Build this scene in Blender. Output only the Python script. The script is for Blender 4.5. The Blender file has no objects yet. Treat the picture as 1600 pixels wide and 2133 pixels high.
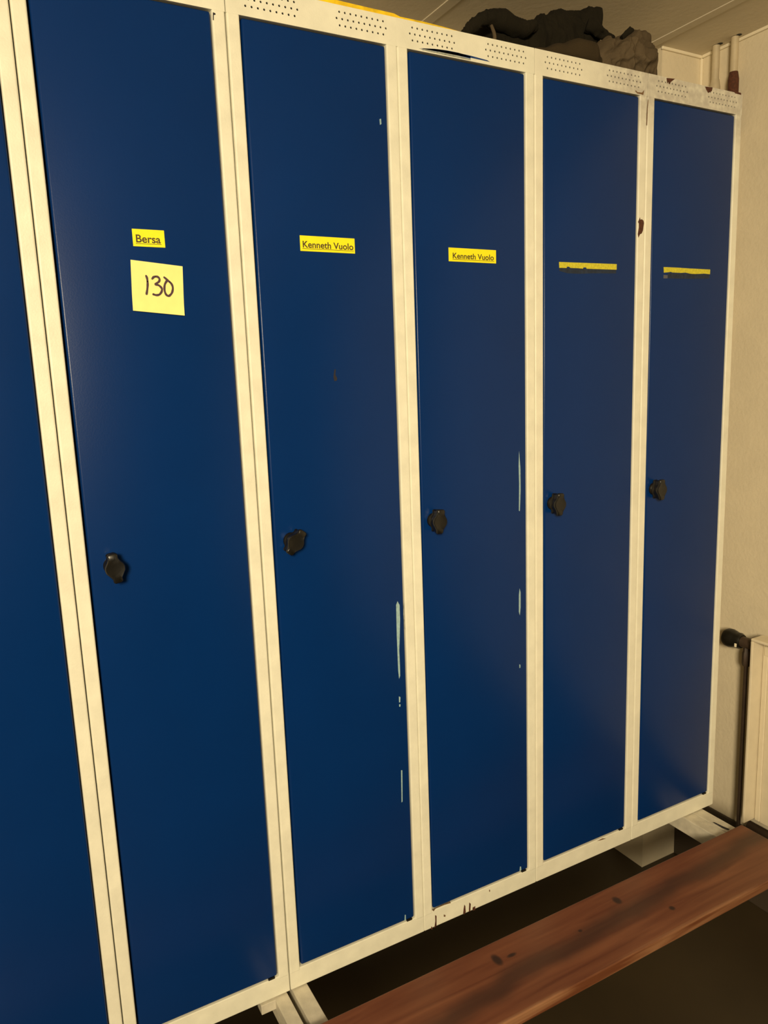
import bpy, bmesh, math, random
from mathutils import Vector, Matrix, noise
S = bpy.context.scene
C = S.collection
# ---------------------------------------------------------------- camera, light, exposure
cam_data = bpy.data.cameras.new('camera'); cam = bpy.data.objects.new('camera', cam_data); C.objects.link(cam)
cam_data.sensor_fit = 'VERTICAL'; cam_data.sensor_height = 36.0; cam_data.lens = 26.461
cam_data.clip_start = 0.02; cam_data.clip_end = 50
_r = Vector((0.8763, -0.4803, -0.0369)).normalized()
_f = Vector((0.4677, 0.8668, -0.1731)).normalized()
_u = _r.cross(_f).normalized(); _r = _f.cross(_u).normalized()
m = Matrix.Identity(4)
for i in range(3):
    m[i][0] = _r[i]; m[i][1] = _u[i]; m[i][2] = -_f[i]
m[0][3], m[1][3], m[2][3] = -0.1108, -1.2087, 1.1415
cam.matrix_world = m
S.camera = cam
S.view_settings.view_transform = 'Standard'; S.view_settings.look = 'None'
S.view_settings.exposure = 0.0; S.view_settings.gamma = 1.0; S.view_settings.use_curve_mapping = False
w = bpy.data.worlds.new('world'); S.world = w; w.use_nodes = True
w.node_tree.nodes['Background'].inputs[0].default_value = (1.0, 0.85, 0.6, 1)
w.node_tree.nodes['Background'].inputs[1].default_value = 0.02

def area(name, loc, target, size, energy, color, size_y=None, spread=180):
    l = bpy.data.lights.new(name, 'AREA'); l.energy = energy; l.color = color; l.size = size
    if size_y: l.shape = 'RECTANGLE'; l.size_y = size_y
    l.spread = math.radians(spread)
    o = bpy.data.objects.new(name, l); C.objects.link(o); o.location = loc
    o.rotation_euler = (Vector(target) - Vector(loc)).to_track_quat('-Z', 'Y').to_euler()
    return o
WARM = (1.0, 0.82, 0.53)
area('room_lamp', (-1.0, -2.6, 1.65), (1.0, 0.0, 0.55), 0.55, 64, WARM, spread=130)

# ---------------------------------------------------------------- materials
def mat(name, col, rough=0.5, metallic=0.0, spec=0.5, var=0.0, vscale=40.0, bump=0.0, bscale=300.0, coat=0.0):
    mt = bpy.data.materials.new(name); mt.use_nodes = True
    nt = mt.node_tree; b = nt.nodes['Principled BSDF']
    b.inputs['Roughness'].default_value = rough; b.inputs['Metallic'].default_value = metallic
    b.inputs['Specular IOR Level'].default_value = spec; b.inputs['Coat Weight'].default_value = coat
    tc = nt.nodes.new('ShaderNodeTexCoord')
    nz = nt.nodes.new('ShaderNodeTexNoise'); nz.inputs['Scale'].default_value = vscale; nz.inputs['Detail'].default_value = 5
    nt.links.new(tc.outputs['Object'], nz.inputs['Vector'])
    mr = nt.nodes.new('ShaderNodeMapRange'); mr.inputs[3].default_value = 1 - var; mr.inputs[4].default_value = 1 + var
    mr.inputs[1].default_value = 0.3; mr.inputs[2].default_value = 0.7
    nt.links.new(nz.outputs['Fac'], mr.inputs[0])
    mx = nt.nodes.new('ShaderNodeVectorMath'); mx.operation = 'SCALE'; mx.inputs[0].default_value = col
    nt.links.new(mr.outputs[0], mx.inputs['Scale'])
    nt.links.new(mx.outputs[0], b.inputs['Base Color'])
    if bump:
        n2 = nt.nodes.new('ShaderNodeTexNoise'); n2.inputs['Scale'].default_value = bscale; n2.inputs['Detail'].default_value = 3
        nt.links.new(tc.outputs['Object'], n2.inputs['Vector'])
        bp = nt.nodes.new('ShaderNodeBump'); bp.inputs['Strength'].default_value = bump; bp.inputs['Distance'].default_value = 0.002
        nt.links.new(n2.outputs['Fac'], bp.inputs['Height']); nt.links.new(bp.outputs[0], b.inputs['Normal'])
    return mt

M = {}
M['cream'] = mat('cream_paint', (0.74, 0.73, 0.61), 0.45, var=0.07, vscale=25, bump=0.15, bscale=350)
M['blue'] = mat('blue_paint', (0.0010, 0.023, 0.122), 0.27, spec=0.22, var=0.04, vscale=6, bump=0.04, bscale=500)
M['cream_worn'] = mat('worn_cream_paint', (0.74, 0.72, 0.60), 0.45, var=0.06, vscale=25, bump=0.15, bscale=350)
def add_grime(mt, x0, x1):
    nt = mt.node_tree; L = nt.links.new; N = nt.nodes.new; b = nt.nodes['Principled BSDF']
    src = b.inputs['Base Color'].links[0].from_socket
    tc = N('ShaderNodeTexCoord'); sep = N('ShaderNodeSeparateXYZ'); L(tc.outputs['Object'], sep.inputs[0])
    def rng(sock, a, c):
        n = N('ShaderNodeMapRange'); n.interpolation_type = 'SMOOTHSTEP'; L(sock, n.inputs[0]); n.inputs[1].default_value = a; n.inputs[2].default_value = c; return n.outputs[0]
    def mul(a, c):
        n = N('ShaderNodeMath'); n.operation = 'MULTIPLY'; L(a, n.inputs[0]); L(c, n.inputs[1]); return n.outputs[0]
    nz = N('ShaderNodeTexNoise'); nz.inputs['Scale'].default_value = 70; nz.inputs['Detail'].default_value = 8; L(tc.outputs['Object'], nz.inputs['Vector'])
    f = mul(mul(rng(sep.outputs[2], 1.60, 1.71), rng(sep.outputs[0], x0, x1)), rng(nz.outputs['Fac'], 0.10, 0.70))
    mx = N('ShaderNodeMix'); mx.data_type = 'RGBA'; L(f, mx.inputs[0]); L(src, mx.inputs[6]); mx.inputs[7].default_value = (0.47, 0.44, 0.38, 1)
    L(mx.outputs[2], b.inputs['Base Color'])
add_grime(M['cream_worn'], -0.1, -0.05)
M['cream_half'] = mat('half_worn_cream_paint', (0.74, 0.72, 0.60), 0.45, var=0.06, vscale=25, bump=0.15, bscale=350)
add_grime(M['cream_half'], 0.10, 0.26)
M['dark'] = mat('inside_shade', (0.02, 0.02, 0.02), 0.8)
M['body'] = mat('grey_cabinet_steel', (0.45, 0.42, 0.34), 0.5, var=0.05)
M['black'] = mat('black_plastic', (0.006, 0.0055, 0.0045), 0.33, bump=0.05)
M['rust'] = mat('rust', (0.075, 0.022, 0.008), 0.85, var=0.4, vscale=200, bump=0.4)
M['brown_dirt'] = mat('brown_dirt', (0.16, 0.09, 0.04), 0.8, var=0.3, vscale=150)
M['scratch'] = mat('bare_scratch', (0.30, 0.45, 0.47), 0.5, var=0.15, vscale=200)
M['bluegrey'] = mat('worn_edge', (0.28, 0.30, 0.26), 0.5, var=0.3, vscale=150)
M['bluesmear'] = mat('blue_smear', (0.006, 0.04, 0.17), 0.5)
M['ink'] = mat('ink', (0.012, 0.010, 0.016), 0.6)
M['yellow'] = mat('yellow_paper', (0.88, 0.78, 0.005), 0.6, var=0.04, vscale=80)
M['yellow_worn'] = mat('worn_yellow_paper', (0.58, 0.52, 0.03), 0.7, var=0.18, vscale=250)
M['note'] = mat('note_paper', (0.90, 0.80, 0.28), 0.75, var=0.03, vscale=60)
M['print'] = mat('printed_text', (0.07, 0.05, 0.01), 0.7)
M['marker'] = mat('marker_ink', (0.055, 0.022, 0.035), 0.6, var=0.2, vscale=200)
M['glue'] = mat('glue_residue', (0.010, 0.020, 0.045), 0.75, var=0.5, vscale=120)
M['glue2'] = mat('grey_glue_residue', (0.10, 0.10, 0.11), 0.8)
M['wall'] = mat('wall_paint', (0.72, 0.64, 0.48), 0.75, var=0.04, vscale=12, bump=0.5, bscale=90)
M['wall_far'] = mat('dull_wall_paint', (0.50, 0.44, 0.33), 0.8, var=0.04, vscale=12)
M['bead'] = mat('pale_caulk', (0.86, 0.78, 0.60), 0.6)
M['ceiling'] = mat('ceiling_board', (0.68, 0.61, 0.48), 0.8, var=0.06, vscale=4, bump=0.3, bscale=60)
M['skirt'] = mat('brown_skirting', (0.055, 0.040, 0.026), 0.6, var=0.1, vscale=10)
M['floor'] = mat('brown_linoleum', (0.040, 0.027, 0.012), 0.5, var=0.25, vscale=2.5, bump=0.05)
M['rad'] = mat('radiator_enamel', (0.74, 0.66, 0.50), 0.4, var=0.04, vscale=30)
M['pipe_pale'] = mat('painted_pipe', (0.52, 0.44, 0.30), 0.5, var=0.12, vscale=30)
M['pipe_brown'] = mat('brown_pipe', (0.045, 0.028, 0.018), 0.5, var=0.2)
M['stripe'] = mat('yellow_strip', (0.75, 0.50, 0.01), 0.5, var=0.25, vscale=60)
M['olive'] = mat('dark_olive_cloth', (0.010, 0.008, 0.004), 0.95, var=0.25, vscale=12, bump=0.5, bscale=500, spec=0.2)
M['browncloth'] = mat('brown_cloth', (0.036, 0.025, 0.012), 0.95, var=0.15, vscale=12, bump=0.5, bscale=500, spec=0.2)
M['tancloth'] = mat('tan_cloth', (0.085, 0.062, 0.036), 0.95, var=0.25, vscale=14, bump=0.4, bscale=500, spec=0.2)
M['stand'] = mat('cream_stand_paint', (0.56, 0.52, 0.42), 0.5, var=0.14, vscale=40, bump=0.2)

def wood():
    mt = bpy.data.materials.new('stained_pine'); mt.use_nodes = True
    nt = mt.node_tree; L = nt.links.new; N = nt.nodes.new
    b = nt.nodes['Principled BSDF']; b.inputs['Roughness'].default_value = 0.42
    tc = N('ShaderNodeTexCoord')
    sep = N('ShaderNodeSeparateXYZ'); L(tc.outputs['Object'], sep.inputs[0])
    def math_(op, a, c=None, d=None):
        n = N('ShaderNodeMath'); n.operation = op
        for i, v in enumerate((a, c, d)):
            if v is None: continue
            if isinstance(v, (int, float)): n.inputs[i].default_value = v
            else: L(v, n.inputs[i])
        return n.outputs[0]
    mp = N('ShaderNodeMapping'); mp.inputs['Scale'].default_value = (1.6, 22, 22); L(tc.outputs['Object'], mp.inputs[0])
    g = N('ShaderNodeTexNoise'); g.inputs['Scale'].default_value = 2.2; g.inputs['Detail'].default_value = 7; g.inputs['Distortion'].default_value = 0.6
    L(mp.outputs[0], g.inputs['Vector'])
    r = N('ShaderNodeValToRGB'); L(g.outputs['Fac'], r.inputs[0])
    r.color_ramp.elements[0].position = 0.25; r.color_ramp.elements[0].color = (0.105, 0.031, 0.012, 1)
    r.color_ramp.elements[1].position = 0.75; r.color_ramp.elements[1].color = (0.21, 0.078, 0.034, 1)
    # dark heartwood streak wandering along the board
    mp2 = N('ShaderNodeMapping'); mp2.inputs['Scale'].default_value = (4.0, 1.0, 1.0); L(tc.outputs['Object'], mp2.inputs[0])
    w2 = N('ShaderNodeTexNoise'); w2.inputs['Scale'].default_value = 1.7; w2.inputs['Detail'].default_value = 3; L(mp2.outputs[0], w2.inputs['Vector'])
    wob = math_('MULTIPLY', math_('SUBTRACT', w2.outputs['Fac'], 0.5), 0.06)
    line = math_('ADD', math_('MULTIPLY', math_('SUBTRACT', sep.outputs[0], 0.95), 0.055), -0.200)
    dist = math_('ABSOLUTE', math_('SUBTRACT', math_('ADD', sep.outputs[1], wob), line))
    st = N('ShaderNodeMapRange'); st.interpolation_type = 'SMOOTHSTEP'
    L(dist, st.inputs[0]); st.inputs[1].default_value = 0.004; st.inputs[2].default_value = 0.036; st.inputs[3].default_value = 0.72; st.inputs[4].default_value = 0.0
    fac = st.outputs[0]
    knots = ((0.668, -0.160, 0.016, 0.007), (0.985, -0.150, 0.009, 0.006), (0.93, -0.215, 0.006, 0.004), (1.16, -0.262, 0.006, 0.005), (1.09, -0.158, 0.011, 0.006), (0.74, -0.168, 0.008, 0.003))
    for kx, ky, ka, kb in KNOTS:
        dx = math_('DIVIDE', math_('SUBTRACT', sep.outputs[0], kx), ka); dy = math_('DIVIDE', math_('SUBTRACT', sep.outputs[1], ky), kb)
        dd = math_('ADD', math_('MULTIPLY', dx, dx), math_('MULTIPLY', dy, dy))
        k = N('ShaderNodeMapRange'); k.interpolation_type = 'SMOOTHSTEP'; L(dd, k.inputs[0])
        k.inputs[1].default_value = 0.2; k.inputs[2].default_value = 2.0; k.inputs[3].default_value = 1.0; k.inputs[4].default_value = 0.0
        fac = math_('MAXIMUM', fac, k.outputs[0])
    mx = N('ShaderNodeMix'); mx.data_type = 'RGBA'; L(fac, mx.inputs[0]); L(r.outputs[0], mx.inputs[6]); mx.inputs[7].default_value = (0.040, 0.019, 0.010, 1)
    # the front arris is rubbed and split down to bare wood
    ed = N('ShaderNodeMapRange'); ed.interpolation_type = 'SMOOTHSTEP'; L(sep.outputs[1], ed.inputs[0]); ed.inputs[1].default_value = -0.2815; ed.inputs[2].default_value = -0.2765; ed.inputs[3].default_value = 1.0; ed.inputs[4].default_value = 0.0
    er = N('ShaderNodeMapRange'); L(g.outputs['Fac'], er.inputs[0]); er.inputs[1].default_value = 0.40; er.inputs[2].default_value = 0.62
    ef = math_('MULTIPLY', ed.outputs[0], er.outputs[0])
    m3 = N('ShaderNodeMix'); m3.data_type = 'RGBA'; L(ef, m3.inputs[0]); L(mx.outputs[2], m3.inputs[6]); m3.inputs[7].default_value = (0.30, 0.15, 0.075, 1)
    L(m3.outputs[2], b.inputs['Base Color'])
    bp = N('ShaderNodeBump'); bp.inputs['Strength'].default_value = 0.25; bp.inputs['Distance'].default_value = 0.002
    L(g.outputs['Fac'], bp.inputs['Height']); L(bp.outputs[0], b.inputs['Normal'])
    return mt
KNOTS = ((0.668, -0.160, 0.008, 0.014), (0.99, -0.158, 0.008, 0.011), (0.86, -0.185, 0.005, 0.004), (1.07, -0.235, 0.006, 0.006), (0.70, -0.165, 0.010, 0.004))
M['wood'] = wood()
M['wood_edge'] = mat('bare_pine_edge', (0.30, 0.13, 0.05), 0.6, var=0.3, vscale=30)

# ---------------------------------------------------------------- helpers
def obj(name, bm, material, parent=None, smooth=False, sharp=None):
    me = bpy.data.meshes.new(name)
    if smooth:
        for f in bm.faces: f.smooth = True
    bm.normal_update(); bm.to_mesh(me); bm.free()
    o = bpy.data.objects.new(name, me); C.objects.link(o)
    me.materials.append(material)
    if smooth and sharp: me.set_sharp_from_angle(angle=math.radians(sharp))
    if parent: o.parent = parent
    return o
def tag(o, label=None, cat=None, group=None, kind=None):
    if label: o['label'] = label
    if cat: o['category'] = cat
    if group: o['group'] = group
    if kind: o['kind'] = kind
    return o
def thing(name, label, cat, loc=(0, 0, 0), group=None):
    o = bpy.data.objects.new(name, None); C.objects.link(o); o.location = loc; o.empty_display_size = 0.05
    return tag(o, label, cat, group)
def bx(bm, x0, x1, y0, y1, z0, z1, bevel=0.0, seg=2):
    r = bmesh.ops.create_cube(bm, size=1.0)
    vs = r['verts']
    for v in vs:
        v.co = Vector(((x0 + x1) / 2 + v.co.x * (x1 - x0), (y0 + y1) / 2 + v.co.y * (y1 - y0), (z0 + z1) / 2 + v.co.z * (z1 - z0)))
    if bevel:
        es = list({e for v in vs for e in v.link_edges})
        bmesh.ops.bevel(bm, geom=es, offset=bevel, segments=seg, profile=0.5, affect='EDGES')
    return bm
def box(name, x0, x1, y0, y1, z0, z1, material, parent=None, bevel=0.0, seg=2):
    return obj(name, bx(bmesh.new(), x0, x1, y0, y1, z0, z1, bevel, seg), material, parent)
def struct(name, *a, **k):
    o = box(name, *a, **k); tag(o, kind='structure'); return o
def lathe(bm, prof, axis_pt, axis='z', n=32):
    """prof: (t, r) along the axis"""
    rings = []
    for t, r in prof:
        ring = []
        for i in range(n):
            a = 2 * math.pi * i / n; c, s = r * math.cos(a), r * math.sin(a)
            p = {'z': (c, s, t), 'y': (c, t, s), 'x': (t, c, s)}[axis]
            ring.append(bm.verts.new(Vector(axis_pt) + Vector(p)))
        rings.append(ring)
    for a, b in zip(rings, rings[1:]):
        for i in range(n):
            bm.faces.new((a[i], a[(i + 1) % n], b[(i + 1) % n], b[i]))
    bm.faces.new(rings[0][::-1]); bm.faces.new(rings[-1])
    bmesh.ops.recalc_face_normals(bm, faces=bm.faces[:])
    return bm
def patch(name, pts, y, material, parent, thick=0.00025, off=(0, 0)):
    """a thin flake of paint, rust or paper lying on the plane y (points are x, z)"""
    bm = bmesh.new()
    a = [bm.verts.new((p[0] - off[0], y, p[1] - off[1])) for p in pts]
    b = [bm.verts.new((p[0] - off[0], y - thick, p[1] - off[1])) for p in pts]
    n = len(pts)
    bm.faces.new(a); bm.faces.new(b[::-1])
    for i in range(n): bm.faces.new((a[i], a[(i + 1) % n], b[(i + 1) % n], b[i]))
    bmesh.ops.recalc_face_normals(bm, faces=bm.faces[:])
    bmesh.ops.triangulate(bm, faces=[f for f in bm.faces if len(f.verts) > 4])
    return obj(name, bm, material, parent)
def ribbon(bm, pts, y, wdt, thick=0.0002):
    """a marker stroke with round ends"""
    P = [Vector((p[0], p[1])) for p in pts]
    # Catmull-Rom refine
    Q = []
    for i in range(len(P) - 1):
        p0, p1, p2, p3 = P[max(i - 1, 0)], P[i], P[i + 1], P[min(i + 2, len(P) - 1)]
        for k in range(6):
            t = k / 6
            Q.append(0.5 * ((2 * p1) + (p2 - p0) * t + (2 * p0 - 5 * p1 + 4 * p2 - p3) * t * t + (3 * p1 - p0 - 3 * p2 + p3) * t ** 3))
    Q.append(P[-1])
    for j, q in enumerate(Q):
        n = 10; r = wdt / 2 * (0.85 + 0.3 * abs(math.sin(j * 0.35)))
        ring = [bm.verts.new((q.x + r * math.cos(2 * math.pi * i / n), y - thick - j * 1e-6, q.y + r * math.sin(2 * math.pi * i / n))) for i in range(n)]
        bm.faces.new(ring)
    for j in range(len(Q) - 1):
        d = (Q[j + 1] - Q[j]); 
        if d.length < 1e-7: continue
        d.normalize(); nrm = Vector((-d.y, d.x)) * wdt / 2 * 0.95
        vs = [bm.verts.new((c.x, y - thick * 1.05, c.y)) for c in (Q[j] + nrm, Q[j] - nrm, Q[j + 1] - nrm, Q[j + 1] + nrm)]
        bm.faces.new(vs)
def text_mesh(body, width, height_cap, loc, material, parent, name='lettering'):
    cu = bpy.data.curves.new(name, 'FONT'); cu.body = body; cu.size = 1.0; cu.extrude = 0.0; cu.offset = 0.022
    tmp = bpy.data.objects.new(name + '_source', cu); C.objects.link(tmp)
    bpy.context.view_layer.update()
    me = bpy.data.meshes.new_from_object(tmp.evaluated_get(bpy.context.evaluated_depsgraph_get()))
    bpy.data.objects.remove(tmp); bpy.data.curves.remove(cu)
    xs = [v.co.x for v in me.vertices]; x0, x1 = min(xs), max(xs)
    ys = [v.co.y for v in me.vertices]; top = max(ys)
    sx = width / (x1 - x0); sz = height_cap / top
    for v in me.vertices: v.co = Vector(((v.co.x - x0) * sx, 0.0, v.co.y * sz))
    bm = bmesh.new(); bm.from_mesh(me)
    bx(bm, -0.0008, width + 0.0008, -0.00002, 0.0, -0.0022, -0.0014)
    bpy.data.meshes.remove(me)
    o = obj(name, bm, material, parent); o.location = loc
    return o

# outlines (x, z on the locker front) of scratches, rust, chips and torn labels
MARKS = {
    'rust3': [(1.1844, 1.4607), (1.1864, 1.4557), (1.1901, 1.4572), (1.1952, 1.4546), (1.1969, 1.4496), (1.1953, 1.4409), (1.1945, 1.4345), (1.191, 1.4283), (1.186, 1.4263), (1.1813, 1.4188), (1.1792, 1.4264), (1.1819, 1.4402), (1.1817, 1.4478), (1.1791, 1.451), (1.182, 1.4555)],
    'rust4a': [(1.2544, 1.7435), (1.2804, 1.7457), (1.2671, 1.7372), (1.265, 1.7326), (1.2603, 1.7363), (1.2571, 1.7329)],
    'rust4b': [(1.3744, 1.7433), (1.3986, 1.7451), (1.3966, 1.7372), (1.3847, 1.7318), (1.3783, 1.7377)],
    'rust4c': [(1.4682, 1.7477), (1.4939, 1.7465), (1.4942, 1.7426), (1.4736, 1.743)],
    'rustD_top': [(1.2009, 1.6957), (1.2022, 1.6924), (1.2009, 1.6783), (1.2004, 1.6573), (1.1999, 1.6444), (1.1973, 1.6453), (1.1983, 1.6664), (1.1988, 1.6781)],
    'chip3': [(1.1642, 1.7057), (1.1703, 1.702), (1.1807, 1.7022), (1.1876, 1.7014), (1.1899, 1.7115), (1.184, 1.7056), (1.1702, 1.7048), (1.1659, 1.7077)],
    'blue2': [(0.6478, 1.7046), (0.6762, 1.7082), (0.7014, 1.7097), (0.7269, 1.7098), (0.7476, 1.7081), (0.7529, 1.708), (0.7528, 1.704), (0.7268, 1.7049), (0.7012, 1.7049), (0.6761, 1.7048), (0.6576, 1.7043)],
    'pale2': [(0.6441, 1.7036), (0.6576, 1.7043), (0.6761, 1.7043), (0.7012, 1.7044), (0.7268, 1.7044), (0.7528, 1.7035), (0.7527, 1.7015), (0.7267, 1.7015), (0.7011, 1.7014), (0.676, 1.7019), (0.6587, 1.7021)],
    'blue2b': [(0.6515, 1.705), (0.685, 1.7088), (0.7192, 1.7095), (0.7542, 1.709), (0.79, 1.7071), (0.7955, 1.7052), (0.7541, 1.7056), (0.7191, 1.7049), (0.6849, 1.7048), (0.6514, 1.7022)],
    'scr1': [(0.5639, 0.7244), (0.568, 0.7162), (0.5681, 0.688), (0.566, 0.6532), (0.5638, 0.6263), (0.5642, 0.5988), (0.564, 0.574), (0.5613, 0.5684), (0.56, 0.586), (0.5598, 0.6203), (0.5596, 0.6545), (0.5602, 0.6949), (0.5606, 0.7176)],
    'scr1b': [(0.5594, 0.5326), (0.5628, 0.5304), (0.562, 0.5201), (0.5594, 0.5201)],
    'scr1c': [(0.5596, 0.5165), (0.5626, 0.5151), (0.5616, 0.5104), (0.5594, 0.5117)],
    'chipst1': [(0.5771, 0.7187), (0.5768, 0.6917), (0.5776, 0.6651), (0.576, 0.6702), (0.5748, 0.6975), (0.5754, 0.7136)],
    'scr2': [(0.8587, 0.9883), (0.8616, 0.9538), (0.8619, 0.9092), (0.8597, 0.8645), (0.8572, 0.8658), (0.8582, 0.9195), (0.8573, 0.9591)],
    'scr2b': [(0.8579, 0.7002), (0.8604, 0.6904), (0.8601, 0.659), (0.8581, 0.6415), (0.8556, 0.6493), (0.8559, 0.6859)],
    'scr2c': [(0.856, 0.5331), (0.8586, 0.5315), (0.8586, 0.525), (0.856, 0.5245)],
    'mark1': [(0.4544, 1.1618), (0.4572, 1.1626), (0.4558, 1.1527), (0.4592, 1.1469), (0.458, 1.1428), (0.4534, 1.1421), (0.4519, 1.1488)],
    'dot1': [(0.5617, 1.5801), (0.5646, 1.5813), (0.5651, 1.5729), (0.5623, 1.571)],
    'dot1b': [(0.5585, 0.3772), (0.5613, 0.3764), (0.5593, 0.3095), (0.557, 0.3081)],
    'ink0': [(0.2802, 1.6958), (0.2838, 1.6952), (0.2844, 1.6933), (0.2814, 1.6921), (0.2808, 1.6847), (0.2794, 1.6852)],
    'drip2a': [(0.7018, 0.0221), (0.7044, 0.0174), (0.7052, 0.0025), (0.7012, -0.0013), (0.6982, 0.0018), (0.6996, 0.0121)],
    'drip2b': [(0.7147, 0.0223), (0.7186, 0.0171), (0.717, -0.0004), (0.7131, 0.0012)],
    'drip2c': [(0.7231, 0.0062), (0.7302, 0.007), (0.7301, -0.0021), (0.7229, -0.001)],
    'drip2d': [(0.6273, 0.0272), (0.6309, 0.024), (0.6303, 0.0011), (0.6246, -0.0019), (0.6276, 0.0129)],
    'drip2e': [(0.6173, 0.0048), (0.6209, -0.0003), (0.6189, -0.0037), (0.616, -0.0007)],
    'spot2f': [(0.6489, 0.0201), (0.6534, 0.0165), (0.6525, 0.0126), (0.6488, 0.0148)],
    'spot2g': [(0.7677, 0.0324), (0.7705, 0.0306), (0.77, 0.026), (0.7676, 0.0276)],
    'chip2h': [(0.6203, 0.0425), (0.639, 0.0437), (0.6656, 0.0437), (0.6674, 0.0394), (0.6503, 0.042), (0.6296, 0.0422), (0.6239, 0.0375)],
    'chip3h': [(1.086, 0.0381), (1.1029, 0.0389), (1.1152, 0.0338), (1.0957, 0.0359)],
    'pin1': [(0.5539, 0.0417), (0.5619, 0.0437), (0.5726, 0.041), (0.5742, 0.0368), (0.5633, 0.0333), (0.5551, 0.036)],
    'spike1': [(0.5552, 0.0568), (0.5573, 0.0559), (0.5572, 0.0438), (0.554, 0.0435)],
    'spike2': [(0.8543, 0.0556), (0.8572, 0.0545), (0.858, 0.0452), (0.8529, 0.0449)],
    's1': [(0.1475, 1.3095), (0.1487, 1.3055), (0.1488, 1.298), (0.1477, 1.2905), (0.1459, 1.283)],
    's3': [(0.1562, 1.3053), (0.1591, 1.3082), (0.1638, 1.3087), (0.167, 1.306), (0.166, 1.3015), (0.1605, 1.2976), (0.1653, 1.296), (0.1693, 1.2918), (0.1689, 1.2872), (0.1653, 1.2826), (0.1606, 1.2814), (0.1561, 1.2825)],
    's0': [(0.1744, 1.3081), (0.1795, 1.3037), (0.1845, 1.2989), (0.1863, 1.2929), (0.1846, 1.2861), (0.1811, 1.2818), (0.1779, 1.2806), (0.1746, 1.2836), (0.1733, 1.2904), (0.1747, 1.2979), (0.1783, 1.3033)],
    'lab3': [(0.9625, 1.3611), (1.003, 1.3616), (1.052, 1.3622), (1.1206, 1.3629), (1.1204, 1.3515), (1.0964, 1.3512), (1.0597, 1.3508), (1.0367, 1.3506), (1.0348, 1.3531), (1.0275, 1.3528), (1.0263, 1.3503), (1.0104, 1.3509), (0.9923, 1.3507), (0.9893, 1.3528), (0.9839, 1.3528), (0.9821, 1.3503), (0.9631, 1.3498)],
    'lab4': [(1.2617, 1.362), (1.3036, 1.3623), (1.3415, 1.3619), (1.413, 1.3619), (1.4129, 1.3515), (1.3938, 1.3522), (1.3626, 1.3504), (1.3459, 1.3507), (1.3318, 1.3524), (1.3167, 1.3514), (1.2879, 1.3514), (1.2854, 1.3528), (1.2817, 1.352), (1.2628, 1.3501)],
    'res4': [(1.2623, 1.3456), (1.2752, 1.3451), (1.2751, 1.3385), (1.2624, 1.3381)],
}

# ---------------------------------------------------------------- the room
FL, CE, RW, LW, BW, FW = -0.41, 1.974, 1.743, -2.2, 0.56, -4.3   # floor, ceiling, right, left, back (behind lockers), opposite wall
struct('floor', LW, RW, FW, BW, FL - 0.05, FL, M['floor'])
struct('ceiling', LW - .1, RW + .1, FW - .1, BW + .1, CE, CE + 0.05, M['ceiling'])
struct('wall_back', LW, RW, BW, BW + 0.1, FL, CE, M['wall'])
struct('wall_right', RW, RW + 0.1, FW, BW, FL, CE, M['wall'])
struct('wall_left', LW - 0.1, LW, FW, BW, FL, CE, M['wall_far'])
struct('wall_front', LW, RW, FW - 0.1, FW, FL, CE, M['wall_far'])
struct('wall_corner', 1.592, RW, 0.315, BW, FL, CE, M['wall'])          # boxed-in shaft in the corner
struct('baseboard_right', RW - 0.008, RW, FW, 0.315, FL, -0.185, M['skirt'], bevel=0.003)
struct('added_dark_panel', 0.5, 1.5, FW, FW + 0.04, FL, 1.65, M['skirt'], bevel=0.003)  # added dark panel, out of view, darkens the reflections in the locker doors
struct('baseboard_front', LW, RW, FW, FW + 0.008, FL, -0.30, M['skirt'], bevel=0.003)
# pale caulk beads where wall meets ceiling and in the corner
struct('trim_1', 1.587, RW, 0.309, 0.315, CE - 0.008, CE, M['bead'], bevel=0.002)
struct('trim_2', RW - 0.006, RW, FW, 0.309, CE - 0.008, CE, M['bead'], bevel=0.002)
struct('trim_3', RW - 0.006, RW, 0.308, 0.315, 0.5, CE - 0.008, M['bead'], bevel=0.002)
n = 4
for x in (-1.49, -0.88, -0.27, 0.34, 0.948, 1.556):
    struct('trim_%d' % n, x - 0.014, x + 0.014, FW, BW, CE - 0.0025, CE, M['ceiling'], bevel=0.001); n += 1

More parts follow.
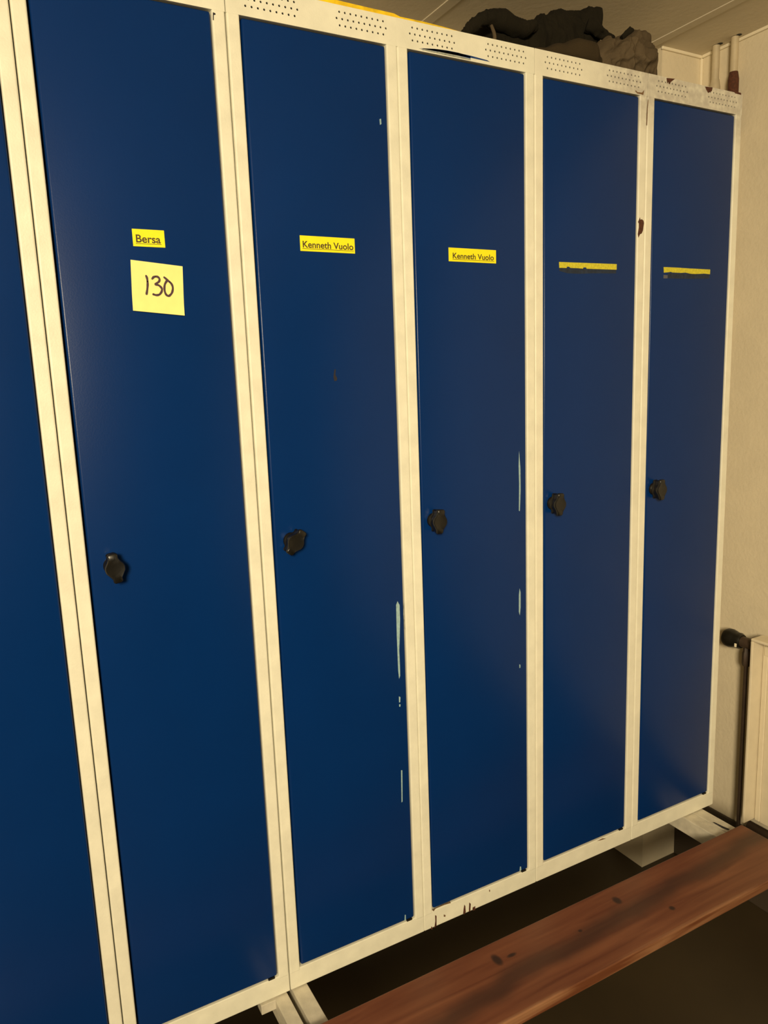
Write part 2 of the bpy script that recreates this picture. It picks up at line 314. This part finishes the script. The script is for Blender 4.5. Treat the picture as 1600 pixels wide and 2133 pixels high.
# ---------------------------------------------------------------- lockers
W_L, H_L = 0.2992, 1.745
def hole_rail(bm, w):
    """perforated top rail: real punched holes, three staggered rows in two groups"""
    p = 0.01018; rows = (1.7347, 1.7246, 1.7145); r = 0.0018; ch = 0.0101 / 2
    y = 0.0
    def quad(x0, x1, z0, z1):
        bm.faces.new([bm.verts.new(c) for c in ((x0, y, z0), (x1, y, z0), (x1, y, z1), (x0, y, z1))])
    def cell(x0, x1, z0, z1):
        cx, cz = (x0 + x1) / 2, (z0 + z1) / 2
        sq = [(x1, cz), (x1, z1), (cx, z1), (x0, z1), (x0, cz), (x0, z0), (cx, z0), (x1, z0)]
        o = [bm.verts.new((a, y, b)) for a, b in sq]
        i1 = [bm.verts.new((cx + r * math.cos(k * math.pi / 4), y, cz + r * math.sin(k * math.pi / 4))) for k in range(8)]
        i2 = [bm.verts.new((v.co.x, y + 0.0015, v.co.z)) for v in i1]
        for k in range(8):
            j = (k + 1) % 8
            bm.faces.new((o[k], o[j], i1[j], i1[k])); bm.faces.new((i1[k], i1[j], i2[j], i2[k]))
    for ri, z in enumerate(rows):
        z0, z1 = z - ch, z + ch
        x = 0.0
        for g in (0.0316, 0.1922):
            s, n = (g, 9) if ri != 1 else (g - p / 2, 10)
            quad(x, s - p / 2, z0, z1)
            for k in range(n): cell(s + (k - .5) * p, s + (k + .5) * p, z0, z1)
            x = s + (n - .5) * p
        quad(x, w, z0, z1)
    quad(0, w, rows[0] + ch, H_L); quad(0, w, 1.700, rows[2] - ch)
    # folded rims of the rail
    bx(bm, 0, w, 0.0003, 0.02, H_L - 0.0012, H_L); bx(bm, 0.0205, w - .0205, 0.0003, 0.016, 1.700, 1.7012)
    bx(bm, 0, 0.0012, 0.0003, 0.02, 1.700, H_L); bx(bm, w - .0012, w, 0.0003, 0.02, 1.700, H_L)
def make_locker(name, label, loc, group):
    t = thing(name, label, 'locker', loc, group)
    w = W_L
    bm = bmesh.new()
    hole_rail(bm, w)
    bx(bm, 0.0002, 0.0209, -0.0006, 0.017, 0.034, 1.7015, 0.0027, 3)
    bx(bm, w - 0.0209, w - 0.0002, -0.0006, 0.017, 0.034, 1.7015, 0.0027, 3)
    bx(bm, 0.0001, w - 0.0001, 0.0, 0.017, 0.0, 0.040, 0.0014, 2)
    fr = obj('frame', bm, M['cream'], t)
    bm = bmesh.new()
    e = 0.0004
    bx(bm, e, e + .001, 0.012, 0.50, 0.001, H_L - .0012); bx(bm, w - e - .001, w - e, 0.012, 0.50, 0.001, H_L - .0012)
    bx(bm, e, w - e, 0.018, 0.50, 0.001, 0.002); bx(bm, e, w - e, 0.018, 0.50, H_L - .002, H_L - .0005); bx(bm, e, w - e, 0.499, 0.50, 0.001, H_L - .001)
    obj('cabinet_body', bm, M['body'], t)
    box('inner_shade_sheet', 0.004, w - .004, 0.024, 0.026, 0.004, H_L - 0.004, M['dark'], t)  # near-black sheet standing in for shade behind vent holes and door gaps
    d = box('door', 0.0242, w - 0.0226, 0.0010, 0.019, 0.0425, 1.6975, M['blue'], t, bevel=0.0035, seg=4)
    for f in d.data.polygons: f.use_smooth = True
    d.data.set_sharp_from_angle(angle=math.radians(50))
    h = box('hinge_pin', w - 0.041, w - 0.028, -0.0004, 0.004, 0.0390, 0.0428, M['black'], d, bevel=0.001)
    return t, fr, d
def knob_mesh(kind, ang):
    bm = bmesh.new()
    if kind == 'base':
        lathe(bm, ((0.0, 0.0140), (-0.003, 0.0140), (-0.0055, 0.0128), (-0.007, 0.0110)), (0, 0, 0), 'y', 40)
        bmesh.ops.recalc_face_normals(bm, faces=bm.faces[:])
        return bm
    # turn grip: a vase-like outline, narrow at both tips, full in the middle
    pr = [(0.0235, 0.0050), (0.0215, 0.0078), (0.0165, 0.0074), (0.011, 0.0098), (0.0055, 0.0138), (0.0, 0.0152), (-0.0055, 0.0142), (-0.011, 0.0105), (-0.0165, 0.0070), (-0.0215, 0.0068), (-0.0235, 0.0045)]
    out = [(x, z) for z, x in pr] + [(-x, z) for z, x in reversed(pr)]
    def ring(y, s, waist=1.0):
        return [bm.verts.new((x * s * waist, y, z * s)) for x, z in out]
    R_ = [ring(-0.0065, 0.92), ring(-0.010, 0.84, 0.92), ring(-0.017, 0.90, 0.95), ring(-0.0225, 1.0), ring(-0.0262, 1.0), ring(-0.0280, 0.92), ring(-0.0272, 0.55)]
    n = len(out)
    for a, b in zip(R_, R_[1:]):
        for i in range(n): bm.faces.new((a[i], a[(i + 1) % n], b[(i + 1) % n], b[i]))
    bm.faces.new(R_[0][::-1]); bm.faces.new(R_[-1])
    bmesh.ops.recalc_face_normals(bm, faces=bm.faces[:])
    bmesh.ops.rotate(bm, verts=bm.verts, cent=(0, 0, 0), matrix=Matrix.Rotation(ang, 3, 'Y'))
    return bm
def knob(door, x, z, ang):
    h = obj('handle', knob_mesh('base', 0), M['black'], door, smooth=True, sharp=40); h.location = (x, 0.001, z)
    g = obj('grip', knob_mesh('grip', ang), M['black'], h, smooth=True, sharp=60)
    return h
specs = [
    (-0.3005, 'leftmost blue locker, cut off by the picture edge, no label on the part seen', 0.057, 0),
    (0.0, 'blue locker with a square pale yellow note stuck on its door', 0.0575, -8),
    (0.3010, 'blue locker whose black knob is set at a slant, long pale scratch on its door', 0.054, 38),
    (0.6003, 'middle blue locker with blue scrape under its vent holes and rust drips at the bottom', 0.0485, 6),
    (0.9003, 'second blue locker from the right, torn yellow strip on its door', 0.0455, 4),
    (1.2006, 'dark blue locker at the right end of the row, next to the radiator', 0.046, 0),
]
LK = []
for i, (x, lab, kx, ka) in enumerate(specs):
    t, fr, d = make_locker('locker', lab, (x, 0, 0), 'row of blue lockers with cream frames')
    knob(d, kx, 0.872, math.radians(ka))
    LK.append((t, fr, d, x))
    if i >= 4: fr.data.materials[0] = M['cream_half'] if i == 4 else M['cream_worn']

def on(i, part, name, key, material, y=None):
    t, fr, d, x = LK[i]
    par = fr if part == 'frame' else d
    if y is None: y = -0.0006 if part == 'frame' else 0.0010
    return patch(name, MARKS[key], y, material, par, off=(x, 0))
on(4, 'frame', 'rust_patch', 'rust3', M['rust'])
for k in ('rust4a', 'rust4b', 'rust4c'): on(5, 'frame', 'rust_patch', k, M['rust'], 0.0)
on(4, 'frame', 'rust_patch', 'rustD_top', M['brown_dirt']); on(4, 'frame', 'paint_chip', 'chip3', M['brown_dirt'], 0.0)
on(3, 'frame', 'paint_smear', 'blue2', M['bluesmear'], 0.0); on(3, 'frame', 'paint_smear', 'blue2b', M['bluesmear'], 0.0)
on(3, 'frame', 'paint_smear', 'pale2', M['bluegrey'], -0.0003)
for k in ('scr1', 'scr1b', 'scr1c', 'dot1', 'dot1b', 'spike1'): on(2, 'door', 'paint_scratch', k, M['scratch'])
on(2, 'frame', 'paint_chip', 'chipst1', M['bluegrey'])
for k in ('scr2', 'scr2b', 'scr2c', 'spike2'): on(3, 'door', 'paint_scratch', k, M['scratch'])
on(2, 'door', 'dent_mark', 'mark1', M['ink'])
on(1, 'frame', 'ink_mark', 'ink0', M['ink'])
for k in ('drip2a', 'drip2b', 'drip2c', 'drip2d', 'drip2e'): on(3, 'frame', 'rust_patch', k, M['rust'], 0.0)
for k in ('spot2f', 'spot2g', 'chip2h'): on(3, 'frame', 'paint_chip', k, M['brown_dirt'], 0.0)
on(4, 'frame', 'paint_chip', 'chip3h', M['brown_dirt'], 0.0)

# ---------------------------------------------------------------- labels on the doors
YD = 0.0010
def label_card(label, x0, x1, z0, z1, text, tx0, tx1, tz, cap, tilt=0.0):
    t = thing('name_label', label, 'label', ((x0 + x1) / 2, YD, (z0 + z1) / 2), 'yellow name labels on the locker doors')
    bm = bx(bmesh.new(), x0 - (x0 + x1) / 2, x1 - (x0 + x1) / 2, -0.0007, -0.0001, z0 - (z0 + z1) / 2, z1 - (z0 + z1) / 2, 0.0002, 1)
    obj('card', bm, M['yellow'], t)
    text_mesh(text, tx1 - tx0, cap, (tx0 - (x0 + x1) / 2, -0.00075, tz - (z0 + z1) / 2), M['print'], t)
    t.rotation_euler = (0, tilt, 0)
    return t
label_card('small yellow label with a five-letter name, above the square note', 0.1328, 0.1802, 1.3518, 1.3768, 'Bersa', 0.1375, 0.1740, 1.3577, 0.0112)
label_card('yellow label with an underlined full name, on the locker with the slanted knob', 0.4025, 0.5040, 1.3572, 1.3820, 'Kenneth Vuolo', 0.4070, 0.5010, 1.3630, 0.0105)
label_card('yellow label with an underlined full name, on the middle locker under the blue scrape', 0.6972, 0.8055, 1.3522, 1.3766, 'Kenneth Vuolo', 0.7060, 0.8000, 1.3578, 0.0100)
t = thing('name_label', 'torn worn yellow label strip, the wider and left one of the two torn strips', 'label', (1.04, YD, 1.3560), 'yellow name labels on the locker doors')
patch('card', MARKS['lab3'], -0.0001, M['yellow_worn'], t, 0.0006, off=(1.04, 1.3560))
patch('glue_residue', [(0.963, 1.3500), (1.12, 1.3512), (1.12, 1.3440), (1.05, 1.3420), (1.02, 1.3400), (0.985, 1.3400), (0.963, 1.3440)], -0.00002, M['glue'], t, 0.0001, off=(1.04, 1.3560))
t = thing('name_label', 'torn worn yellow label strip on the rightmost locker door', 'label', (1.337, YD, 1.3560), 'yellow name labels on the locker doors')
patch('card', MARKS['lab4'], -0.0001, M['yellow_worn'], t, 0.0006, off=(1.337, 1.3560))
patch('glue_residue', [(1.276, 1.3500), (1.412, 1.3512), (1.412, 1.3420), (1.33, 1.3390), (1.276, 1.3385)], -0.00002, M['glue'], t, 0.0001, off=(1.337, 1.3560))
patch('glue_residue', MARKS['res4'], -0.00002, M['glue2'], t, 0.0001, off=(1.337, 1.3560))
# sticky note, slightly tilted and curling away at its lower edge
t = thing('sticky_note', 'square pale yellow sticky note with a handwritten number, below the short name label', 'note', (0.1637, YD, 1.2916))
bm = bmesh.new(); NX, NZ = 10, 14; g = []
ca, sa = math.cos(math.radians(5.0)), math.sin(math.radians(5.0))
def note_y(v): return -0.0008 - 0.0035 * max(0.0, (0.45 - v)) ** 2 * 4
for j in range(NZ + 1):
    row = []
    for i in range(NX + 1):
        u, v = i / NX - .5, j / NZ
        lx, lz = u * 0.0775, (v - .5) * 0.0745
        row.append((lx * ca + lz * sa * 0.55, note_y(v), -lx * sa + lz * ca))
    g.append(row)
vf = [[bm.verts.new(p) for p in r] for r in g]; vb = [[bm.verts.new((p[0], p[1] + 0.0003, p[2])) for p in r] for r in g]
for j in range(NZ):
    for i in range(NX):
        bm.faces.new((vf[j][i], vf[j][i + 1], vf[j + 1][i + 1], vf[j + 1][i])); bm.faces.new((vb[j][i], vb[j + 1][i], vb[j + 1][i + 1], vb[j][i + 1]))
obj('paper', bm, M['note'], t, smooth=True)
bm = bmesh.new()
for k in ('s1', 's3', 's0'):
    ribbon(bm, [(a - 0.1637, b - 1.2916) for a, b in MARKS[k]], 0.0, 0.0032)
for v in bm.verts:
    vv = (v.co.z + 0.0373) / 0.0745
    v.co.y = note_y(vv) - 0.0002 + v.co.y
obj('handwritten_number', bm, M['marker'], t)

# ---------------------------------------------------------------- yellow strip on top of the lockers
t = obj('yellow_strip', bmesh.new(), M['stripe'])
bm = bmesh.new(); prev = None
pts = [(0.38, 0.010), (0.45, 0.010), (0.52, 0.009), (0.60, 0.0085), (0.612, 0.0055), (0.66, 0.006), (0.70, 0.0048), (0.735, 0.003), (0.752, 0.0012)]
for x, h in pts:
    ring = [bm.verts.new((x, y, z)) for y, z in ((0.006, H_L + 0.0002), (0.006, H_L + h), (0.030, H_L + h * 0.9), (0.030, H_L + 0.0002))]
    if prev:
        for i in range(4): bm.faces.new((prev[i], prev[(i + 1) % 4], ring[(i + 1) % 4], ring[i]))
    else: bm.faces.new(ring)
    prev = ring
bm.faces.new(prev[::-1]); bmesh.ops.recalc_face_normals(bm, faces=bm.faces[:])
bm.to_mesh(t.data); bm.free()
tag(t, 'thin yellow strip lying along the front top edge of the lockers, left of the clothes', 'strip')

# ---------------------------------------------------------------- clothes on top
def fold(x, y, z, f, seed):
    p = Vector((x * f, y * f * 1.4, z * f * 1.8)) + Vector((seed, seed * 1.7, seed * 0.3))
    q = p + 0.8 * Vector((noise.noise(p * 0.7), noise.noise(p * 0.7 + Vector((9, 0, 0))), noise.noise(p * 0.7 + Vector((0, 9, 0)))))
    a = 1 - abs(noise.noise(q)) * 2.2
    b = 1 - abs(noise.noise(q * 2.3)) * 2.2
    cc = 1 - abs(noise.noise(q * 4.9)) * 2.2
    return a * 0.55 + b * 0.33 + cc * 0.16
def bundle(name, stations, material, label=None, cat=None, parent=None, amp=0.010, freq=9, seed=1.0, nx=150, nt=72, power=0.75):
    """cloth lump lofted along x; stations: x, top z, bottom z, y centre, half depth"""
    bm = bmesh.new(); rings = []
    def at(x):
        for a, b in zip(stations, stations[1:]):
            if a[0] <= x <= b[0] + 1e-9:
                t = (x - a[0]) / (b[0] - a[0]); t = t * t * (3 - 2 * t)
                return [a[k] + (b[k] - a[k]) * t for k in range(1, 5)]
        return list(stations[-1][1:])
    x0, x1 = stations[0][0], stations[-1][0]
    for i in range(nx + 1):
        x = x0 + (x1 - x0) * i / nx
        zt, zb, yc, hd = at(x)
        ring = []
        for k in range(nt):
            a = 2 * math.pi * k / nt; c, s = math.cos(a), math.sin(a)
            cy = math.copysign(abs(c) ** power, c) * hd; cz = math.copysign(abs(s) ** power, s) * (zt - zb) / 2
            p = Vector((x, yc + cy, (zt + zb) / 2 + cz))
            nrm = Vector((0, c, s)); e = min(1.0, 6.0 * min(i, nx - i) / nx + 0.1)
            d = (fold(p.x, p.y, p.z, freq, seed) - 0.45) * amp * e
            p += nrm * d; p.x += noise.noise(Vector((p.y * 14, p.z * 14, seed))) * amp * 0.9
            p.z = min(max(p.z, H_L + 0.0006), CE - 0.02)
            ring.append(bm.verts.new(p))
        rings.append(ring)
    for a, b in zip(rings, rings[1:]):
        for k in range(nt): bm.faces.new((a[k], a[(k + 1) % nt], b[(k + 1) % nt], b[k]))
    bm.faces.new(rings[0][::-1]); bm.faces.new(rings[-1])
    bmesh.ops.recalc_face_normals(bm, faces=bm.faces[:])
    o = obj(name, bm, material, parent, smooth=True)
    if label: tag(o, label, cat)
    return o
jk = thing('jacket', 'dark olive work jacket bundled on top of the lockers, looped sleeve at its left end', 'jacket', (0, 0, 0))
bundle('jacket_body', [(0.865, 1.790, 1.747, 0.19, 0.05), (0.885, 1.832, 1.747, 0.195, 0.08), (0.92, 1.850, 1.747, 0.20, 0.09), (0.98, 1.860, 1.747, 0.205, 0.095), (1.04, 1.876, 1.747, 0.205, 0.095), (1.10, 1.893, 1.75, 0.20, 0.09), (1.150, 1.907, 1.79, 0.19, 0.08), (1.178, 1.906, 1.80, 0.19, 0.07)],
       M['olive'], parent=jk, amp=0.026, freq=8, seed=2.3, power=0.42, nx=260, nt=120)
bundle('rolled_cuff', [(1.118, 1.893, 1.800, 0.125, 0.022), (1.135, 1.903, 1.815, 0.12, 0.026), (1.160, 1.906, 1.83, 0.12, 0.026), (1.168, 1.902, 1.84, 0.12, 0.022)], M['olive'], parent=jk, amp=0.006, freq=20, seed=9.0, power=0.5, nx=40)
def tube(name, path, radii, material, parent, amp=0.004, seed=0.0, nt=20, flat=1.0):
    bm = bmesh.new(); P = [Vector(p) for p in path]; Q = []; R_ = []
    for i in range(len(P) - 1):
        p0, p1, p2, p3 = P[max(i - 1, 0)], P[i], P[i + 1], P[min(i + 2, len(P) - 1)]
        for k in range(10):
            t = k / 10
            Q.append(0.5 * ((2 * p1) + (p2 - p0) * t + (2 * p0 - 5 * p1 + 4 * p2 - p3) * t * t + (3 * p1 - p0 - 3 * p2 + p3) * t ** 3)); R_.append(radii[i] + (radii[i + 1] - radii[i]) * t)
    Q.append(P[-1]); R_.append(radii[-1]); rings = []
    for j, q in enumerate(Q):
        d = (Q[min(j + 1, len(Q) - 1)] - Q[max(j - 1, 0)]).normalized()
        s = d.cross(Vector((0, 1, 0)))
        s = s.normalized() if s.length > .01 else Vector((1, 0, 0))
        u = Vector((0, 1, 0)); u = (u - d * u.dot(d)).normalized()
        ring = []
        for k in range(nt):
            a = 2 * math.pi * k / nt; v = s * math.cos(a) * flat + u * math.sin(a)
            r = R_[j] + amp * (fold(q.x + v.x * .02, q.y + v.y * .02, q.z, 22, seed) - .4)
            p = q + v * r; 
            if parent and parent.get('category') in ('jacket', 'cloth', 'bag'): p.z = max(p.z, H_L + .0006)
            ring.append(bm.verts.new(p))
        rings.append(ring)
    for a, b in zip(rings, rings[1:]):
        for k in range(nt): bm.faces.new((a[k], a[(k + 1) % nt], b[(k + 1) % nt], b[k]))
    bm.faces.new(rings[0][::-1]); bm.faces.new(rings[-1]); bmesh.ops.recalc_face_normals(bm, faces=bm.faces[:])
    return obj(name, bm, material, parent, smooth=True, sharp=70)
tube('sleeve', [(0.802, 0.09, 1.757), (0.806, 0.09, 1.780), (0.825, 0.095, 1.806), (0.86, 0.10, 1.828), (0.90, 0.10, 1.832), (0.945, 0.10, 1.822), (0.985, 0.10, 1.838)], [0.009, 0.010, 0.010, 0.012, 0.017, 0.015, 0.009], M['olive'], jk, 0.007, 3.0)
tube('drawstring', [(0.850, 0.07, 1.757), (0.857, 0.065, 1.780), (0.853, 0.07, 1.803)], [0.003, 0.0035, 0.003], M['tancloth'], jk, 0.001, 5.0, 10)
tube('collar', [(1.115, 0.09, 1.856), (1.135, 0.08, 1.848), (1.155, 0.08, 1.842), (1.178, 0.08, 1.836)], [0.013, 0.013, 0.010, 0.006], M['olive'], jk, 0.007, 6.0)
bundle('brown_cloth', [(0.885, 1.752, 1.746, 0.055, 0.02), (0.94, 1.764, 1.746, 0.055, 0.035), (0.99, 1.780, 1.746, 0.055, 0.040), (1.04, 1.796, 1.746, 0.055, 0.042), (1.075, 1.797, 1.746, 0.055, 0.040), (1.098, 1.775, 1.746, 0.055, 0.03)],
       M['browncloth'], 'smooth brown cloth tucked in front of the dark jacket on the lockers', 'cloth', amp=0.005, freq=6, seed=7.1)
tb = thing('tan_garment', 'crumpled tan garment at the right end of the clothes on the lockers', 'garment', (0, 0, 0))
bundle('crumpled_fabric', [(1.105, 1.79, 1.746, 0.060, 0.025), (1.13, 1.820, 1.746, 0.062, 0.038), (1.16, 1.830, 1.746, 0.065, 0.044), (1.195, 1.840, 1.746, 0.067, 0.046), (1.235, 1.840, 1.746, 0.067, 0.045), (1.262, 1.828, 1.746, 0.067, 0.040), (1.272, 1.79, 1.746, 0.067, 0.03)],
       M['tancloth'], parent=tb, amp=0.026, freq=11, seed=4.4, nx=200, nt=110)
tube('cuff', [(1.175, 0.05, 1.826), (1.192, 0.045, 1.838), (1.212, 0.05, 1.834)], [0.005, 0.009, 0.005], M['olive'], tb, 0.004, 8.0)

# ---------------------------------------------------------------- stand bars carrying lockers and bench board
def bar(label, x0, x1, tab=False):
    t = thing('support_bar', label, 'support bar', ((x0 + x1) / 2, 0, -0.002), 'cream steel bars under the lockers')
    h = (x1 - x0) / 2
    bm = bmesh.new()
    bx(bm, -h, h, -0.27, 0.555, -0.0025, -0.0002, 0.0008, 1)
    bx(bm, -h, -h + 0.0025, -0.27, 0.555, -0.043, -0.002, 0.0008, 1)
    bx(bm, h - 0.0025, h, -0.27, 0.555, -0.043, -0.002, 0.0008, 1)
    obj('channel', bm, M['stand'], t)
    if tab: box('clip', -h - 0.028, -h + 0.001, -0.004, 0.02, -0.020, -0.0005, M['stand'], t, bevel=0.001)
    return t
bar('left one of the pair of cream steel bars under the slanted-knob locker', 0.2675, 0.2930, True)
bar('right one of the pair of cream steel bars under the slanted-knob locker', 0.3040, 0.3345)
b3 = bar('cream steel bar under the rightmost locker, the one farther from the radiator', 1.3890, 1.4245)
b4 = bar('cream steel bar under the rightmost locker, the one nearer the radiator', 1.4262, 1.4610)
bm = bmesh.new()
vs = [bm.verts.new(p) for p in ((-0.0115, -0.052, 0.0002), (-0.007, -0.055, 0.0002), (-0.004, -0.078, 0.0002), (-0.0005, -0.094, 0.0002), (-0.008, -0.096, 0.0002), (-0.0125, -0.082, 0.0002))]
bm.faces.new(vs); obj('dark_scrape', bm, M['ink'], b4)

# ---------------------------------------------------------------- bench board
bn = thing('bench_board', 'reddish brown stained pine bench board running along in front of the lockers', 'bench', (0, 0, 0))
bm = bmesh.new()
bx(bm, -0.75, 1.455, -0.2845, -0.1175, -0.0020, 0.0200, 0.0022, 2)
o = obj('plank', bm, M['wood'], bn)

# ---------------------------------------------------------------- radiator on the right wall
rd = thing('radiator', 'cream enamelled steel radiator on the right wall with brown valve', 'radiator', (1.694, -0.7, FL))
def rb(name, x0, x1, y0, y1, z0, z1, material, bevel=0.001, par=None):
    o = box(name, x0 - 1.694, x1 - 1.694, y0 + 0.7, y1 + 0.7, z0 - FL, z1 - FL, material, rd if par is None else par, bevel=bevel)
    return o
YE = -1.55; ZT, ZB = 0.424, -0.115
bm = bmesh.new()
prof = []
y = 0.0126
# vertical flutes
prof += [(1.699, y - 0.0002), (1.699, y - 0.0018), (1.694, y - 0.0028)]
yy = -0.004
while yy > YE + 0.04:
    prof += [(1.694, yy + 0.0022), (1.6965, yy), (1.694, yy - 0.0022)]
    yy -= 0.036
prof.append((1.694, YE))
lo = [bm.verts.new((px - 1.694, py + 0.7, ZB - FL)) for px, py in prof]; hi = [bm.verts.new((px - 1.694, py + 0.7, ZT - 0.008 - FL)) for px, py in prof]
for i in range(len(prof) - 1): bm.faces.new((lo[i], lo[i + 1], hi[i + 1], hi[i]))
bk = [bm.verts.new((0.006, py + 0.7, zz - FL)) for py, zz in ((0.0126, ZB), (YE, ZB), (YE, ZT - .008), (0.0126, ZT - .008))]
bm.faces.new(bk)
yy = 0.006
while yy > YE + 0.04:
    bx(bm, -0.0035, 0.001, yy - 0.0135 + 0.7, yy - 0.001 + 0.7, 0.372 - FL, 0.400 - FL, 0.0015, 2); yy -= 0.018
obj('panel', bm, M['rad'], rd)
bm = bmesh.new()
bx(bm, 1.652 - 1.694, 1.702 - 1.694, 0.0126 + 0.7, 0.0200 + 0.7, ZB - FL, ZT - 0.0078 - FL, 0.0020, 2)
bx(bm, 1.652 - 1.694, 1.702 - 1.694, YE - 0.007 + 0.7, YE + 0.7, ZB - FL, ZT - 0.0078 - FL, 0.0020, 2)
bx(bm, 1.652 - 1.694, 1.702 - 1.694, YE - 0.007 + 0.7, 0.0200 + 0.7, ZT - 0.008 - FL, ZT - FL, 0.0025, 2)
obj('casing', bm, M['rad'], rd)
rb('back_panel', 1.708, 1.714, YE, 0.030, ZB + 0.004, ZT - 0.02, M['rad'])
rb('wall_bracket', 1.714, RW - 0.0002, -0.16, -0.13, 0.25, 0.28, M['rad'])
rb('wall_bracket', 1.714, RW - 0.0002, -1.30, -1.27, 0.25, 0.28, M['rad'])
def rl(name, prof, pt, axis, material, par=rd, n=28):
    bm = lathe(bmesh.new(), prof, (pt[0] - 1.694, pt[1] + 0.7, pt[2] - FL), axis, n)
    return obj(name, bm, material, par, smooth=True, sharp=35)
va = rl('valve', ((0.020, 0.010), (0.032, 0.010), (0.033, 0.014), (0.048, 0.0150), (0.070, 0.0150), (0.076, 0.017), (0.082, 0.017)), (1.692, 0, 0.391), 'y', M['pipe_brown'])
rl('valve_union', ((0.325, 0.0095), (0.332, 0.0115), (0.362, 0.0115), (0.368, 0.009), (0.392, 0.009)), (1.692, 0.058, 0), 'z', M['pipe_brown'], va, 6)
rl('thermostat_head', ((0.072, 0.0185), (0.080, 0.0225), (0.088, 0.0215), (0.094, 0.0235), (0.106, 0.0265), (0.117, 0.0260), (0.124, 0.0225), (0.127, 0.013)), (1.692, 0, 0.391), 'y', M['black'])
rb('scale_mark', 1.6675, 1.6705, 0.074, 0.080, 0.379, 0.389, M['bead'], 0.0008)
rl('supply_pipe', ((FL + 0.001, 0.0055), (0.33, 0.0055)), (1.692, 0.058, 0), 'z', M['pipe_brown'], rd, 16)
rl('added_dark_pipe', ((-1.60, 0.015), (0.045, 0.015)), (1.722, 0, -0.163), 'y', M['pipe_brown'], rd, 20)  # added dark pipe, covers the pale strip of wall below the radiator

# ---------------------------------------------------------------- heating pipes in the top corner
def vpipe(label, y, rusty):
    t = thing('heating_pipe', label, 'pipe', (1.722, y, 1.2), 'vertical pipes in the top right corner')
    def lp(name, prof, material):
        return obj(name, lathe(bmesh.new(), prof, (0, 0, 0), 'z', 24), material, t, smooth=True, sharp=40)
    lp('tube', ((0.0, 0.0095), (CE - 1.2 - 0.001, 0.0095)), M['pipe_pale'])
    lp('coupling', ((0.55, 0.0105), (0.555, 0.0135), (0.672, 0.0135), (0.69, 0.0105)), M['rust'] if rusty else M['pipe_pale'])
    box('wall_clip', 0.0, RW - 1.722 - 0.0004, -0.004, 0.004, 0.30, 0.31, M['pipe_pale'], t)
    bm = bmesh.new(); bmesh.ops.create_circle(bm, cap_ends=True, radius=0.007, segments=16, matrix=Matrix.Translation((-0.001, -0.012, CE - 1.2 - 0.0006)))
    obj('ceiling_gap', bm, M['dark'], t)
    return t
vpipe('pale painted vertical pipe nearest the corner above the rightmost locker', 0.252, False)
vpipe('pale vertical pipe with a rusty lower coupling, the one farther from the corner', 0.196, True)
